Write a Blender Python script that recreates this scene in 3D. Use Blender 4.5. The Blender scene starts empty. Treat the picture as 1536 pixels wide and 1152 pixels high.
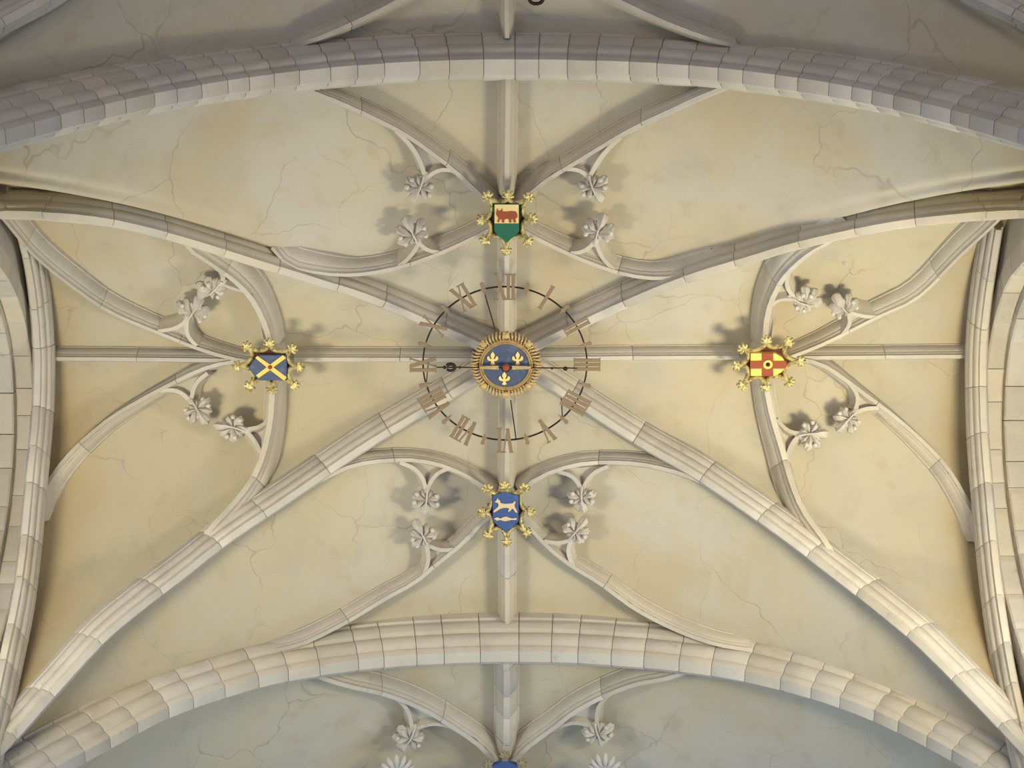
import bpy, bmesh, math, random
import numpy as np
from mathutils import Vector, Matrix, noise
random.seed(7)
C = bpy.context.scene.collection
S = bpy.context.scene

# ---------------------------------------------------------------- camera
F, TAU, YC, H = 3205.47, 0.3703, 5.4758, 14.5697      # focal length in pixels, tilt from the zenith, bay centre ahead, crown height
ST, CT = math.sin(TAU), math.cos(TAU)
CZ = 1.5                                              # eye height above the pavement
CAM = Vector((0.02, -YC, CZ))
cam = bpy.data.objects.new('camera', bpy.data.cameras.new('camera'))
cam.data.sensor_width = 36.0
cam.data.lens = 36.0 * F / 1536.0
cam.data.clip_end = 200
cam.matrix_world = Matrix(((1, 0, 0, CAM.x), (0, -CT, -ST, CAM.y), (0, ST, -CT, CAM.z), (0, 0, 0, 1)))
C.objects.link(cam)
S.camera = cam
S.view_settings.view_transform = 'Standard'
S.view_settings.look = 'None'
S.view_settings.gamma = 1.0
S.view_settings.use_curve_mapping = False
S.view_settings.exposure = -0.5

# ---------------------------------------------------------------- daylight
w = bpy.data.worlds.new('world'); S.world = w; w.use_nodes = True
bg = w.node_tree.nodes['Background']
bg.inputs[0].default_value = (0.50, 0.67, 1.0, 1)
bg.inputs[1].default_value = 0.42

def area(name, loc, target, sx, sy, power, col, spread=180):
    l = bpy.data.lights.new(name, 'AREA'); l.shape = 'RECTANGLE'
    l.size = sx; l.size_y = sy; l.energy = power; l.color = col; l.spread = math.radians(spread)
    o = bpy.data.objects.new(name, l); C.objects.link(o)
    o.location = loc
    o.rotation_euler = (Vector(target) - Vector(loc)).to_track_quat('-Z', 'Y').to_euler()
    return o
# light coming in through the tall windows of this bay and of the next ones
area('window_sunlight', (3.55, 0.3, 11.9), (1.8, 0.2, 15.9), 0.45, 0.8, 98, (1.0, 0.86, 0.54), 105)
area('window_sunlight', (-3.55, 0.3, 11.9), (-1.8, 0.2, 15.9), 0.45, 0.8, 64, (1.0, 0.86, 0.56), 105)
area('window_daylight', (3.62, 0.1, 12.4), (0, 0.9, 13.6), 2.3, 2.8, 100, (1.0, 0.99, 0.97))
area('window_daylight', (-3.62, 0.1, 12.4), (0, 0.9, 13.6), 2.3, 2.8, 62, (0.90, 0.94, 1.0))
for sx in (-1, 1):
    area('next_bay_daylight', (sx * 3.6, 4.9, 11.6), (0, 4.7, 15.0), 1.6, 2.4, 95, (0.68, 0.84, 1.0))
    area('last_bay_daylight', (sx * 3.6, -4.7, 11.6), (0, -4.7, 15.0), 1.6, 2.4, 32, (1.0, 0.88, 0.75))
area('choir_daylight', (0, 13.5, 7.0), (0, 2.5, 15.5), 3.0, 3.0, 90, (1.0, 0.90, 0.70))
area('added_warm_fill', (0, -11.0, 6.0), (0, -3.0, 15.5), 2.0, 2.0, 200, (1.0, 0.62, 0.36))  # added warm fill from behind the eye, browns the upper arch; no known source

# ---------------------------------------------------------------- the vault surface
A, B1, B2 = 4.0, 2.262, 2.19           # half width; bay centre to upper and lower arch
D1, D2 = 2.235, 2.14                   # where the groins would reach the springers
SW = 0.867
def gd(t): return 5.3606 * (1.0017 - math.sqrt(max(1.0017 ** 2 - t * t, 0)))
def g2(t): return 4.7764 * (1.0003 - math.sqrt(max(1.0003 ** 2 - t * t, 0)))
def gw(t): return 4.8394 * (1.0 - math.sqrt(max(1.0 - t * t, 0)))
def surf(X, Y):
    L = B1 + B2
    while Y < -B1: Y += L
    while Y > B2: Y -= L
    B, rho = (D1, B1 / D1) if Y < 0 else (D2, B2 / D2)
    s = min(abs(X) / A, 0.97); q = min(abs(Y) / B, rho)
    if q >= s:
        lam = (q - s) / (rho - s)
        z = H - gd(s) - lam * (0.31 + g2(s) - gd(s))
    else:
        lam = min((s - q) / max(SW - q, 0.06), 1.1)
        z = H - gd(q) - lam * (-0.0874 + gw(q) - gd(q))
    return z + CZ
def nrm(X, Y, e=0.04):
    a = (surf(X + e, Y) - surf(X - e, Y)) / (2 * e); b = (surf(X, Y + e) - surf(X, Y - e)) / (2 * e)
    return Vector((-a, -b, 1)).normalized()          # points up, out of the vault
def surf_off(X, Y, off):
    z = surf(X, Y)
    if off: z += off / max(nrm(X, Y).z, 0.35)
    return z

def ray(x, y):                                        # direction in which the eye sees a spot of the photograph
    u = (x - 768) / F; v = (y - 576) / F
    return Vector((u, ST + v * CT, CT - v * ST))
def on_vault(x, y, off=0.0):
    d = ray(x, y)
    def f(t):
        p = CAM + d * t
        return p.z - surf_off(p.x, p.y, off)
    t0 = 8.0; t1 = t0
    while t1 < 24:
        t1 += 0.15
        if f(t1) > 0: break
        t0 = t1
    for _ in range(24):
        m = (t0 + t1) / 2
        if f(m) > 0: t1 = m
        else: t0 = m
    return CAM + d * t0
def on_z(x, y, z):
    d = ray(x, y); return CAM + d * ((z - CAM.z) / d.z)
def on_x(x, y, X):
    d = ray(x, y); return CAM + d * ((X - CAM.x) / d.x)
def on_y(x, y, Y):
    d = ray(x, y); return CAM + d * ((Y - CAM.y) / d.y)

# ---------------------------------------------------------------- materials
def mat(name, col, rough=0.85, metal=0.0, var=None, scale=3.0, bump=0.0, bscale=40.0, rnd=0.0, extra=None):
    m = bpy.data.materials.new(name); m.use_nodes = True
    nt = m.node_tree; N = nt.nodes; Lk = nt.links
    b = N['Principled BSDF']
    b.inputs['Roughness'].default_value = rough; b.inputs['Metallic'].default_value = metal
    b.inputs['Specular IOR Level'].default_value = 0.25
    geo = N.new('ShaderNodeNewGeometry')
    cur = None
    c = N.new('ShaderNodeRGB'); c.outputs[0].default_value = (*col, 1); cur = c.outputs[0]
    def mixc(fac, a, bcol, blend='MIX'):
        x = N.new('ShaderNodeMix'); x.data_type = 'RGBA'; x.blend_type = blend
        if isinstance(fac, float): x.inputs[0].default_value = fac
        else: Lk.new(fac, x.inputs[0])
        Lk.new(a, x.inputs[6])
        if isinstance(bcol, tuple): x.inputs[7].default_value = (*bcol, 1)
        else: Lk.new(bcol, x.inputs[7])
        return x.outputs[2]
    def noi(sc, det=4, rg=0.55, dist=0.0):
        n = N.new('ShaderNodeTexNoise'); n.inputs['Scale'].default_value = sc
        n.inputs['Detail'].default_value = det; n.inputs['Roughness'].default_value = rg
        n.inputs['Distortion'].default_value = dist
        Lk.new(geo.outputs['Position'], n.inputs['Vector']); return n.outputs['Fac']
    def ramp(src, a, bb):
        r = N.new('ShaderNodeMapRange'); r.inputs[1].default_value = a; r.inputs[2].default_value = bb
        r.interpolation_type = 'SMOOTHSTEP'
        Lk.new(src, r.inputs[0]); return r.outputs[0]
    if var:
        for i, (vc, a, bb, sc) in enumerate(var):
            cur = mixc(ramp(noi(sc, 5, 0.6, 0.4), a, bb), cur, vc)
    if rnd:
        oi = N.new('ShaderNodeObjectInfo')
        r = N.new('ShaderNodeMapRange'); r.inputs[3].default_value = 1 - rnd; r.inputs[4].default_value = 1 + rnd
        Lk.new(oi.outputs['Random'], r.inputs[0])
        hs = N.new('ShaderNodeHueSaturation'); Lk.new(cur, hs.inputs['Color']); Lk.new(r.outputs[0], hs.inputs['Value'])
        r2 = N.new('ShaderNodeMath'); r2.operation = 'MULTIPLY'; r2.inputs[1].default_value = 7.31
        Lk.new(oi.outputs['Random'], r2.inputs[0])
        r3 = N.new('ShaderNodeMath'); r3.operation = 'FRACT'; Lk.new(r2.outputs[0], r3.inputs[0])
        r4 = N.new('ShaderNodeMapRange'); r4.inputs[3].default_value = 0.75; r4.inputs[4].default_value = 1.3
        Lk.new(r3.outputs[0], r4.inputs[0]); Lk.new(r4.outputs[0], hs.inputs['Saturation'])
        cur = hs.outputs[0]
    h = None
    if extra: cur, h = extra(N, Lk, geo, cur, mixc, noi, ramp)
    Lk.new(cur, b.inputs['Base Color'])
    if bump:
        bn = N.new('ShaderNodeBump'); bn.inputs['Strength'].default_value = bump; bn.inputs['Distance'].default_value = 0.01
        src = noi(bscale, 6, 0.65)
        if h is not None:
            ad = N.new('ShaderNodeMath'); ad.operation = 'SUBTRACT'
            Lk.new(src, ad.inputs[0]); Lk.new(h, ad.inputs[1]); src = ad.outputs[0]
        Lk.new(src, bn.inputs['Height']); Lk.new(bn.outputs[0], b.inputs['Normal'])
    return m

def web_extra(N, Lk, geo, cur, mixc, noi, ramp):
    # ochre discolouring along the outer walls of the bay, and thin cracks in the plaster
    sep = N.new('ShaderNodeSeparateXYZ'); Lk.new(geo.outputs['Position'], sep.inputs[0])
    ab = N.new('ShaderNodeMath'); ab.operation = 'ABSOLUTE'; Lk.new(sep.outputs[0], ab.inputs[0])
    n = N.new('ShaderNodeMath'); n.operation = 'MULTIPLY_ADD'; Lk.new(noi(0.9, 3), n.inputs[0]); n.inputs[1].default_value = 1.1
    Lk.new(ab.outputs[0], n.inputs[2])
    f = ramp(n.outputs[0], 3.45, 4.05)
    m = N.new('ShaderNodeMath'); m.operation = 'MULTIPLY'; Lk.new(f, m.inputs[0]); m.inputs[1].default_value = 0.6
    cur = mixc(m.outputs[0], cur, (0.45, 0.34, 0.16))
    # distorted cells make the cracks
    nv = N.new('ShaderNodeTexNoise'); nv.inputs['Scale'].default_value = 2.2; nv.inputs['Detail'].default_value = 3
    Lk.new(geo.outputs['Position'], nv.inputs['Vector'])
    va = N.new('ShaderNodeVectorMath'); va.operation = 'MULTIPLY_ADD'
    Lk.new(nv.outputs['Color'], va.inputs[0]); va.inputs[1].default_value = (0.55, 0.55, 0.55)
    Lk.new(geo.outputs['Position'], va.inputs[2])
    fl = N.new('ShaderNodeVectorMath'); fl.operation = 'MULTIPLY'; fl.inputs[1].default_value = (1, 1, 0.2)
    Lk.new(va.outputs[0], fl.inputs[0])
    vo = N.new('ShaderNodeTexVoronoi'); vo.feature = 'DISTANCE_TO_EDGE'; vo.inputs['Scale'].default_value = 1.35
    Lk.new(fl.outputs[0], vo.inputs['Vector'])
    cr = N.new('ShaderNodeMapRange'); cr.inputs[1].default_value = 0.0; cr.inputs[2].default_value = 0.008
    cr.inputs[3].default_value = 1; cr.inputs[4].default_value = 0
    Lk.new(vo.outputs['Distance'], cr.inputs[0])
    msk = ramp(noi(1.1, 3), 0.40, 0.62)
    mm = N.new('ShaderNodeMath'); mm.operation = 'MULTIPLY'; Lk.new(cr.outputs[0], mm.inputs[0]); Lk.new(msk, mm.inputs[1])
    m2 = N.new('ShaderNodeMath'); m2.operation = 'MULTIPLY'; Lk.new(mm.outputs[0], m2.inputs[0]); m2.inputs[1].default_value = 0.34
    cur = mixc(m2.outputs[0], cur, (0.16, 0.12, 0.08))
    return cur, mm.outputs[0]
M = {}
M['web'] = mat('limewash_plaster', (0.49, 0.442, 0.315), 0.95,
               var=[((0.485, 0.46, 0.385), 0.38, 0.62, 0.5), ((0.47, 0.405, 0.28), 0.50, 0.68, 0.75), ((0.43, 0.41, 0.34), 0.5, 0.8, 3.0), ((0.44, 0.38, 0.27), 0.52, 0.8, 6.0)],
               bump=0.25, bscale=22, extra=web_extra)
M['stone'] = mat('pale_limestone', (0.53, 0.495, 0.42), 0.92,
                 var=[((0.46, 0.43, 0.375), 0.45, 0.75, 2.3), ((0.56, 0.53, 0.47), 0.5, 0.8, 5.0), ((0.30, 0.26, 0.2), 0.62, 0.85, 9.0)],
                 bump=0.35, bscale=45, rnd=0.09)
M['leafstone'] = mat('carved_limestone', (0.58, 0.55, 0.49), 0.9, var=[((0.44, 0.40, 0.33), 0.5, 0.8, 8.0)], bump=0.3, bscale=60)
M['mortar'] = mat('joint_mortar', (0.27, 0.235, 0.185), 0.95)
M['gold'] = mat('gilding', (0.70, 0.60, 0.27), 0.38, 0.4, var=[((0.26, 0.20, 0.08), 0.42, 0.66, 34.0)], bump=0.3, bscale=80)
M['oldgold'] = mat('worn_gilding', (0.58, 0.43, 0.19), 0.55, 0.25, var=[((0.36, 0.22, 0.10), 0.45, 0.75, 40.0)], bump=0.3, bscale=90)
M['bronze'] = mat('brown_painted_metal', (0.26, 0.19, 0.115), 0.6, 0.2, var=[((0.22, 0.15, 0.08), 0.5, 0.8, 25.0)])
M['iron'] = mat('dark_iron', (0.035, 0.025, 0.02), 0.6, 0.3)
M['blue'] = mat('blue_paint', (0.055, 0.10, 0.26), 0.6, var=[((0.10, 0.15, 0.30), 0.5, 0.8, 14.0)])
M['slate'] = mat('grey_blue_paint', (0.07, 0.095, 0.165), 0.6, var=[((0.14, 0.18, 0.26), 0.5, 0.8, 14.0)])
M['red'] = mat('red_brown_paint', (0.30, 0.07, 0.03), 0.6, var=[((0.20, 0.06, 0.03), 0.5, 0.8, 20.0)])
M['green'] = mat('green_paint', (0.02, 0.13, 0.075), 0.6)
M['yellow'] = mat('yellow_gilt_field', (0.78, 0.58, 0.14), 0.45, 0.2, var=[((0.62, 0.40, 0.10), 0.5, 0.8, 20.0)])
M['straw'] = mat('straw_paint', (0.72, 0.58, 0.27), 0.6)
M['cream'] = mat('cream_paint', (0.66, 0.52, 0.32), 0.6)
M['flower'] = mat('pale_gold', (0.85, 0.68, 0.25), 0.5, 0.15)
M['maroon'] = mat('dark_maroon_ground', (0.10, 0.03, 0.02), 0.8)
M['dullstone'] = mat('grimy_gilding', (0.30, 0.25, 0.16), 0.7, var=[((0.45, 0.35, 0.15), 0.5, 0.75, 30.0)])

# ---------------------------------------------------------------- helpers
def mesh_from(name, verts, faces, m, smooth=False, mats=None, fm=None):
    me = bpy.data.meshes.new(name)
    me.from_pydata([tuple(v) for v in verts], [], faces)
    me.materials.append(m)
    if smooth is True:
        me.polygons.foreach_set('use_smooth', [True] * len(me.polygons))
    elif smooth:
        me.polygons.foreach_set('use_smooth', [True] * len(me.polygons))
        me.set_sharp_from_angle(angle=math.radians(smooth))
    me.update(); return me
def fix_normals(me):
    bm = bmesh.new(); bm.from_mesh(me); bmesh.ops.recalc_face_normals(bm, faces=bm.faces); bm.to_mesh(me); bm.free()
def link(name, me, parent=None, loc=None):
    o = bpy.data.objects.new(name, me); C.objects.link(o)
    if parent is not None:
        o.parent = parent
    if loc is not None: o.location = loc
    return o
def thing(name, label, cat, loc, group=None):
    o = bpy.data.objects.new(name, None); C.objects.link(o); o.location = loc; o.empty_display_size = 0.2
    o['label'] = label; o['category'] = cat
    if group: o['group'] = group
    return o
def part(name, verts, faces, m, par, smooth=False, fix=True, kind=None, label=None):
    """a mesh given in world coordinates, stored relative to its parent's origin (parents are only translated)"""
    off = world_loc(par) if par is not None else Vector((0, 0, 0))
    # give each part an origin of its own at its centre
    c = sum((Vector(v) for v in verts), Vector()) / len(verts)
    me = mesh_from(name, [Vector(v) - c for v in verts], faces, m, smooth)
    if fix: fix_normals(me)
    o = link(name, me, par, c - off)
    if kind: o['kind'] = kind
    if label: o['label'] = label
    return o
def world_loc(o):
    v = Vector(o.location)
    while o.parent: o = o.parent; v += Vector(o.location)
    return v

def catmull(pts, step=0.05):
    P = [Vector(p) for p in pts]
    P = [P[0] * 2 - P[1]] + P + [P[-1] * 2 - P[-2]]
    out = []
    for i in range(1, len(P) - 2):
        n = max(2, int((P[i + 1] - P[i]).length / 0.03))
        for k in range(n):
            t = k / n; a, b, c, d = P[i - 1], P[i], P[i + 1], P[i + 2]
            out.append(0.5 * ((2 * b) + (c - a) * t + (2 * a - 5 * b + 4 * c - d) * t * t + (3 * b - a - 3 * c + d) * t ** 3))
    out.append(P[-2])
    return resample(out, step)
def resample(pts, step=None, n=None):
    L = [0]
    for a, b in zip(pts, pts[1:]): L.append(L[-1] + (b - a).length)
    if n is None: n = max(2, int(round(L[-1] / step)) + 1)
    out = []; j = 0
    for i in range(n):
        t = L[-1] * i / (n - 1)
        while j < len(L) - 2 and L[j + 1] < t: j += 1
        u = (t - L[j]) / max(L[j + 1] - L[j], 1e-9)
        out.append(pts[j].lerp(pts[j + 1], min(max(u, 0), 1)))
    return out
def smooth_path(p, it=3):
    for _ in range(it):
        p = [p[0]] + [(p[i - 1] + p[i] * 2 + p[i + 1]) / 4 for i in range(1, len(p) - 1)] + [p[-1]]
    return p

# mouldings: (fraction of half width, fraction of depth from the web)
P_BIG = [(1, -.25), (1, .08), (.93, .10), (.92, .15), (.95, .20), (.93, .30), (.84, .40), (.72, .45), (.64, .46), (.62, .52),
         (.66, .57), (.64, .68), (.54, .78), (.42, .83), (.33, .84), (.32, .90), (.27, .94), (.27, 1.0)]
P_THIN = [(1, -.4), (1, .10), (.90, .13), (.88, .19), (.84, .32), (.72, .50), (.58, .62), (.50, .66), (.44, .68), (.44, .74), (.38, .80), (.27, .84), (.24, .88), (.24, 1.0)]
P_ARCH = [(1, -.3), (1, .06), (.92, .09), (.90, .14), (.97, .20), (.96, .34), (.86, .44), (.74, .47), (.70, .50), (.74, .56), (.73, .70),
          (.60, .80), (.47, .83), (.42, .84), (.42, .89), (.38, .93), (.28, 1.0)]
P_FOIL = [(1, -.3), (1, .3), (.8, .5), (.55, .72), (.5, .8), (.42, 1.0)]

def frames(path, down=None):
    fr = []
    for i, p in enumerate(path):
        T = (path[min(i + 1, len(path) - 1)] - path[max(i - 1, 0)]).normalized()
        d = Vector((0, 0, -1)) if down is None else down(p)
        Nn = (d - T * d.dot(T)).normalized()
        fr.append((p, T, Nn, T.cross(Nn).normalized()))
    return fr
def sweep(fr, prof, Wd, dp, shrink=None):
    """swept solid; path is the soffit line; profile goes up (towards the web) by dp"""
    full = [(f, d) for f, d in prof] + [(-f, d) for f, d in reversed(prof)]
    n = len(full); V = []; Fc = []
    for i, (p, T, Nn, Sd) in enumerate(fr):
        k = 1.0 if shrink is None else shrink[i]
        for f, d in full:
            V.append(p + Sd * (f * Wd / 2 * k) - Nn * (dp * (1 - d)) - Nn * ((1 - k) * 0.12 * (d > 0)))
    for i in range(len(fr) - 1):
        for j in range(n):
            a = i * n + j; b = i * n + (j + 1) % n
            Fc.append((a, b, b + n, a + n))
    Fc.append(tuple(range(n))[::-1]); Fc.append(tuple(range((len(fr) - 1) * n, len(fr) * n)))
    return V, Fc
def rib(name, label, cat, path, prof, Wd, dp, slen, group=None, down=None, joints=True, start=None, m='stone'):
    path = smooth_path(resample(path, 0.05), 2)
    group = group or {'transverse_arch': 'transverse arches of the vault', 'diagonal_rib': 'diagonal ribs of the vault', 'wall_rib': 'wall ribs of the vault',
                      'ridge_rib': 'ridge ribs of the vault', 'curved_rib': 'curved ribs of the vault'}[name]
    t = thing(name, label, cat, path[0] if start is None else start, group)
    fr0 = [(p - Nn * .012, T, Nn, Sd) for p, T, Nn, Sd in frames(path, down)]
    V, Fc = sweep(fr0[::2] + ([fr0[-1]] if len(fr0) % 2 == 0 else []), prof, Wd * .90, dp - .012)
    part('mortar', V, Fc, M['mortar'], t, smooth=35)
    fr = frames(path, down)
    L = [0]
    for a, b in zip(path, path[1:]): L.append(L[-1] + (b - a).length)
    cuts = [0]
    while cuts[-1] < L[-1] - slen * .6: cuts.append(cuts[-1] + slen * random.uniform(.78, 1.22))
    cuts[-1] = L[-1]
    if len(cuts) < 2: cuts = [0, L[-1]]
    def at(s):
        s = min(max(s, 0), L[-1]); j = 0
        lo, hi = 0, len(L) - 2
        while lo < hi:
            md = (lo + hi + 1) // 2
            if L[md] <= s: lo = md
            else: hi = md - 1
        j = lo
        u = (s - L[j]) / max(L[j + 1] - L[j], 1e-9)
        a, b = fr[j], fr[j + 1]
        return tuple(a[k].lerp(b[k], u) for k in range(4))
    for a, b in zip(cuts, cuts[1:]):
        g = 0.0020
        ss = [a + g, a + g + .006]
        k = max(1, int((b - a) / 0.11))
        ss += [a + g + .006 + (b - a - 2 * g - .012) * i / k for i in range(1, k)] + [b - g - .006, b - g]
        f2 = [at(s) for s in ss]
        jit = random.uniform(-.002, .002); sj = random.uniform(-.0015, .0015)
        f2 = [(p + Nn * jit + Sd * sj, T, Nn, Sd) for p, T, Nn, Sd in f2]
        sh = [.972] + [1.0] * (len(ss) - 2) + [.972]
        V, Fc = sweep(f2, prof, Wd, dp, sh)
        part('stone', V, Fc, M[m], t, smooth=35, fix=True)
    return t
def snorm(p): return -nrm(p.x, p.y, 0.12)

# ---------------------------------------------------------------- ceiling webs
WEB = 0.25
def web_mesh(bays, name):
    """one vertex row follows every groin so that the creases run cleanly under the diagonal ribs"""
    V = []; Fc = []
    def pt(x, y, oy):
        return Vector((x, y + oy, surf(x, y) + WEB / max(nrm(x, y, 0.14).z, 0.42)))
    def patch(fn, nu, nv):
        o = len(V)
        for i in range(nu + 1):
            for j in range(nv + 1): V.append(fn(i / nu, j / nv))
        for i in range(nu):
            for j in range(nv):
                a = o + i * (nv + 1) + j; Fc.append((a, a + 1, a + nv + 2, a + nv + 1))
    for bay in bays:
        oy = bay * LB
        for sx in (-1, 1):
            for sy, B, rho in ((-1, D1, B1 / D1), (1, D2, B2 / D2)):
                patch(lambda u, v: pt(sx * A * .89 * u, sy * B * min(.89 * u + v * (rho - .89 * u), rho - .00001), oy), 60, 30)
                patch(lambda u, v: pt(sx * A * (.885 * u + v * (.885 - .885 * u)), sy * B * .885 * u, oy), 60, 40)
    me = mesh_from(name, V, Fc, M['web'], True)
    bm = bmesh.new(); bm.from_mesh(me); bmesh.ops.remove_doubles(bm, verts=bm.verts, dist=.004)
    bmesh.ops.recalc_face_normals(bm, faces=bm.faces); bm.to_mesh(me); bm.free()
    o = link(name, me); o['kind'] = 'structure'
    return o
LB = B1 + B2
web_mesh((-1, 0, 1), 'ceiling')

# ---------------------------------------------------------------- outer walls with their window arches
ARCH_A, ARCH_K, ARCH_Z, ARCH_Y = 1.42, 2.2, 14.60 + CZ, 0.1
def arch_pts(a, k, zc, yc, n=40, low=9.5 + 0.0):
    P = []
    zs = zc - k
    zz = low
    while zz < zs: P.append((yc - a, zz)); zz += 0.25
    for i in range(n + 1):
        th = math.pi * i / n
        P.append((yc - a * math.cos(th), zs + k * math.sin(th)))
    zz = zs - 0.25
    while zz > low: P.append((yc + a, zz)); zz -= 0.25
    return P
for side, nm in ((-1, 'wall_left'), (1, 'wall_right')):
    wroot = bpy.data.objects.new(nm, None); C.objects.link(wroot); wroot['kind'] = 'structure'
    wroot.location = (side * 3.5, 0, 9.5)
    for bay in (-1, 0, 1):
        oy = bay * LB
        X0, X1 = side * 3.50, side * 4.15
        V = []; Fc = []
        ys = [-B1 + (B1 + B2) * i / 60 for i in range(61)]
        ys = sorted(set(ys + [ARCH_Y - ARCH_A, ARCH_Y + ARCH_A]))
        def zl(y, grow=0.02):
            r = (y - ARCH_Y) / (ARCH_A + grow)
            if abs(r) >= 1: return 9.5
            return ARCH_Z - ARCH_K + (ARCH_K + grow) * math.sqrt(1 - r * r)
        ys2 = []
        for y in ys: ys2.append((y, zl(y)))
        for y, z in ys2:
            for X in (X0, X1):
                V.append((X, y + oy, z)); V.append((X, y + oy, 16.9))
        for i in range(len(ys2) - 1):
            a = i * 4
            Fc += [(a, a + 4, a + 5, a + 1), (a + 2, a + 3, a + 7, a + 6), (a, a + 2, a + 6, a + 4)]
        part('wall_face', V, Fc, M['stone'], wroot, fix=False)
        # two orders of arch stones round the opening
        for (xa, xb, shr, th) in ((3.49, 3.62, 0.0, 0.16), (3.622, 4.0, 0.07, 0.22)):
            if bay != 0 and shr > 0 and False: continue
            inn = [Vector((0, p[0] + oy, p[1])) for p in arch_pts(ARCH_A - shr, ARCH_K, ARCH_Z - shr, ARCH_Y)]
            path = resample(inn, 0.05)
            L = [0]
            for a, b in zip(path, path[1:]): L.append(L[-1] + (b - a).length)
            tot = L[-1]; s = 0
            while s < tot - 0.1:
                e = min(s + random.uniform(.2, .38), tot)
                if tot - e < .12: e = tot
                i0 = int(s / tot * (len(path) - 1)); i1 = max(i0 + 1, int(e / tot * (len(path) - 1)))
                seg = path[i0:i1 + 1]
                V = []; Fc = []
                jit = random.uniform(-.005, .005); g = 0.003
                for k, p in enumerate(seg):
                    a = path[max(i0 + k - 1, 0)]; b = path[min(i0 + k + 1, len(path) - 1)]
                    T = (b - a).normalized(); Nn = Vector((0, T.z, -T.y))   # towards the opening
                    if Nn.dot(Vector((0, ARCH_Y + oy, ARCH_Z - 2.2)) - p) < 0: Nn = -Nn
                    q = p + Nn * jit
                    if k == 0: q = q + T * g
                    if k == len(seg) - 1: q = q - T * g
                    bev = 0.012
                    sh = bev if k in (0, len(seg) - 1) else 0
                    for (xx, dd) in ((xa, -th), (xa, -bev), (xa + bev, -sh * .6), (xb - bev, -sh * .6), (xb, -bev), (xb, -th)):
                        V.append((side * xx, q.y + Nn.y * dd, q.z + Nn.z * dd))
                n = 6
                for k in range(len(seg) - 1):
                    for j in range(n):
                        a = k * n + j; b = k * n + (j + 1) % n
                        Fc.append((a, b, b + n, a + n))
                Fc.append(tuple(range(n))); Fc.append(tuple(range((len(seg) - 1) * n, len(seg) * n)))
                part('stone', V, Fc, M['stone'], wroot)
                s = e

# ---------------------------------------------------------------- transverse arches
def arch_path(Yp, trace, off=-0.09):
    pts = [on_y(x, y, Yp) for x, y in trace]
    xmin, xmax = pts[0].x, pts[-1].x
    def mz(X): return H + CZ - 0.31 - g2(min(abs(X) / A, .97)) + off
    dl = pts[0].z - mz(xmin); dr = pts[-1].z - mz(xmax)
    left = [Vector((X, Yp, mz(X) + dl)) for X in np.linspace(-3.62, xmin - .25, 6)]
    right = [Vector((X, Yp, mz(X) + dr)) for X in np.linspace(xmax + .25, 3.62, 6)]
    return catmull(left + pts + right)
TA = [(0, 208), (125, 175), (250, 147), (375, 126), (500, 111), (630, 102), (762, 99), (900, 101), (1036, 108), (1160, 122), (1286, 142), (1410, 171), (1536, 206)]
BA = [(160, 1118), (250, 1070), (340, 1038), (430, 1014), (560, 995), (660, 988), (760, 985), (870, 987), (1000, 997), (1100, 1011), (1200, 1035), (1300, 1069), (1400, 1118)]
rib('transverse_arch', 'broad moulded stone arch crossing the top of the view, pale underside above the bull shield', 'arch',
    arch_path(-B1, TA), P_ARCH, .32, .34, .2, group=None)
rib('transverse_arch', 'broad moulded stone arch crossing the bottom of the view, below the blue hound shield', 'arch',
    arch_path(B2, BA), P_ARCH, .32, .34, .24)

# ---------------------------------------------------------------- diagonal ribs
def diag_path(trace, sx, sy, bay=0):
    pts = [on_vault(x, y, .05) for x, y in trace]
    B = D1 if sy < 0 else D2
    start = [Vector((0, 0, H + CZ)) + Vector((0.0, 0, 0))]
    last = abs(pts[-1].x) / A
    ext = []
    mdl = lambda t: Vector((sx * A * t, sy * B * t, H + CZ - gd(t)))
    dl = pts[-1] - mdl(last)
    for t in np.linspace(last + .05, .90, 3):
        if t > last + .03: ext.append(mdl(t) + dl * max(0, 1 - (t - last) * 4))
    return catmull([Vector((sx * .05, sy * .03, H + CZ))] + pts + ext)
UL = [(690, 506), (560, 450), (480, 424), (400, 399), (300, 368), (225, 347), (150, 331), (75, 324), (0, 322)]
UR = [(830, 506), (960, 446), (1040, 415), (1116, 392), (1200, 367), (1326, 340), (1430, 327), (1536, 320)]
LL = [(690, 584), (660, 603), (560, 662), (490, 709), (420, 757), (345, 807), (270, 866), (205, 916), (148, 965), (75, 1045), (10, 1118)]
LR = [(830, 580), (860, 600), (960, 664), (1040, 710), (1100, 750), (1175, 803), (1260, 868), (1320, 915), (1378, 964), (1460, 1046), (1525, 1115)]
rib('diagonal_rib', 'long diagonal rib sweeping from the clock boss to the upper left corner', 'rib', diag_path(UL, -1, -1), P_BIG, .185, .21, .42)
rib('diagonal_rib', 'long diagonal rib sweeping from the clock boss to the upper right corner', 'rib', diag_path(UR, 1, -1), P_BIG, .185, .21, .42)
rib('diagonal_rib', 'long diagonal rib running from the clock boss down to the lower left corner', 'rib', diag_path(LL, -1, 1), P_BIG, .185, .21, .5)
rib('diagonal_rib', 'long diagonal rib running from the clock boss down to the brightly lit lower right corner', 'rib', diag_path(LR, 1, 1), P_BIG, .185, .21, .5)

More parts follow.
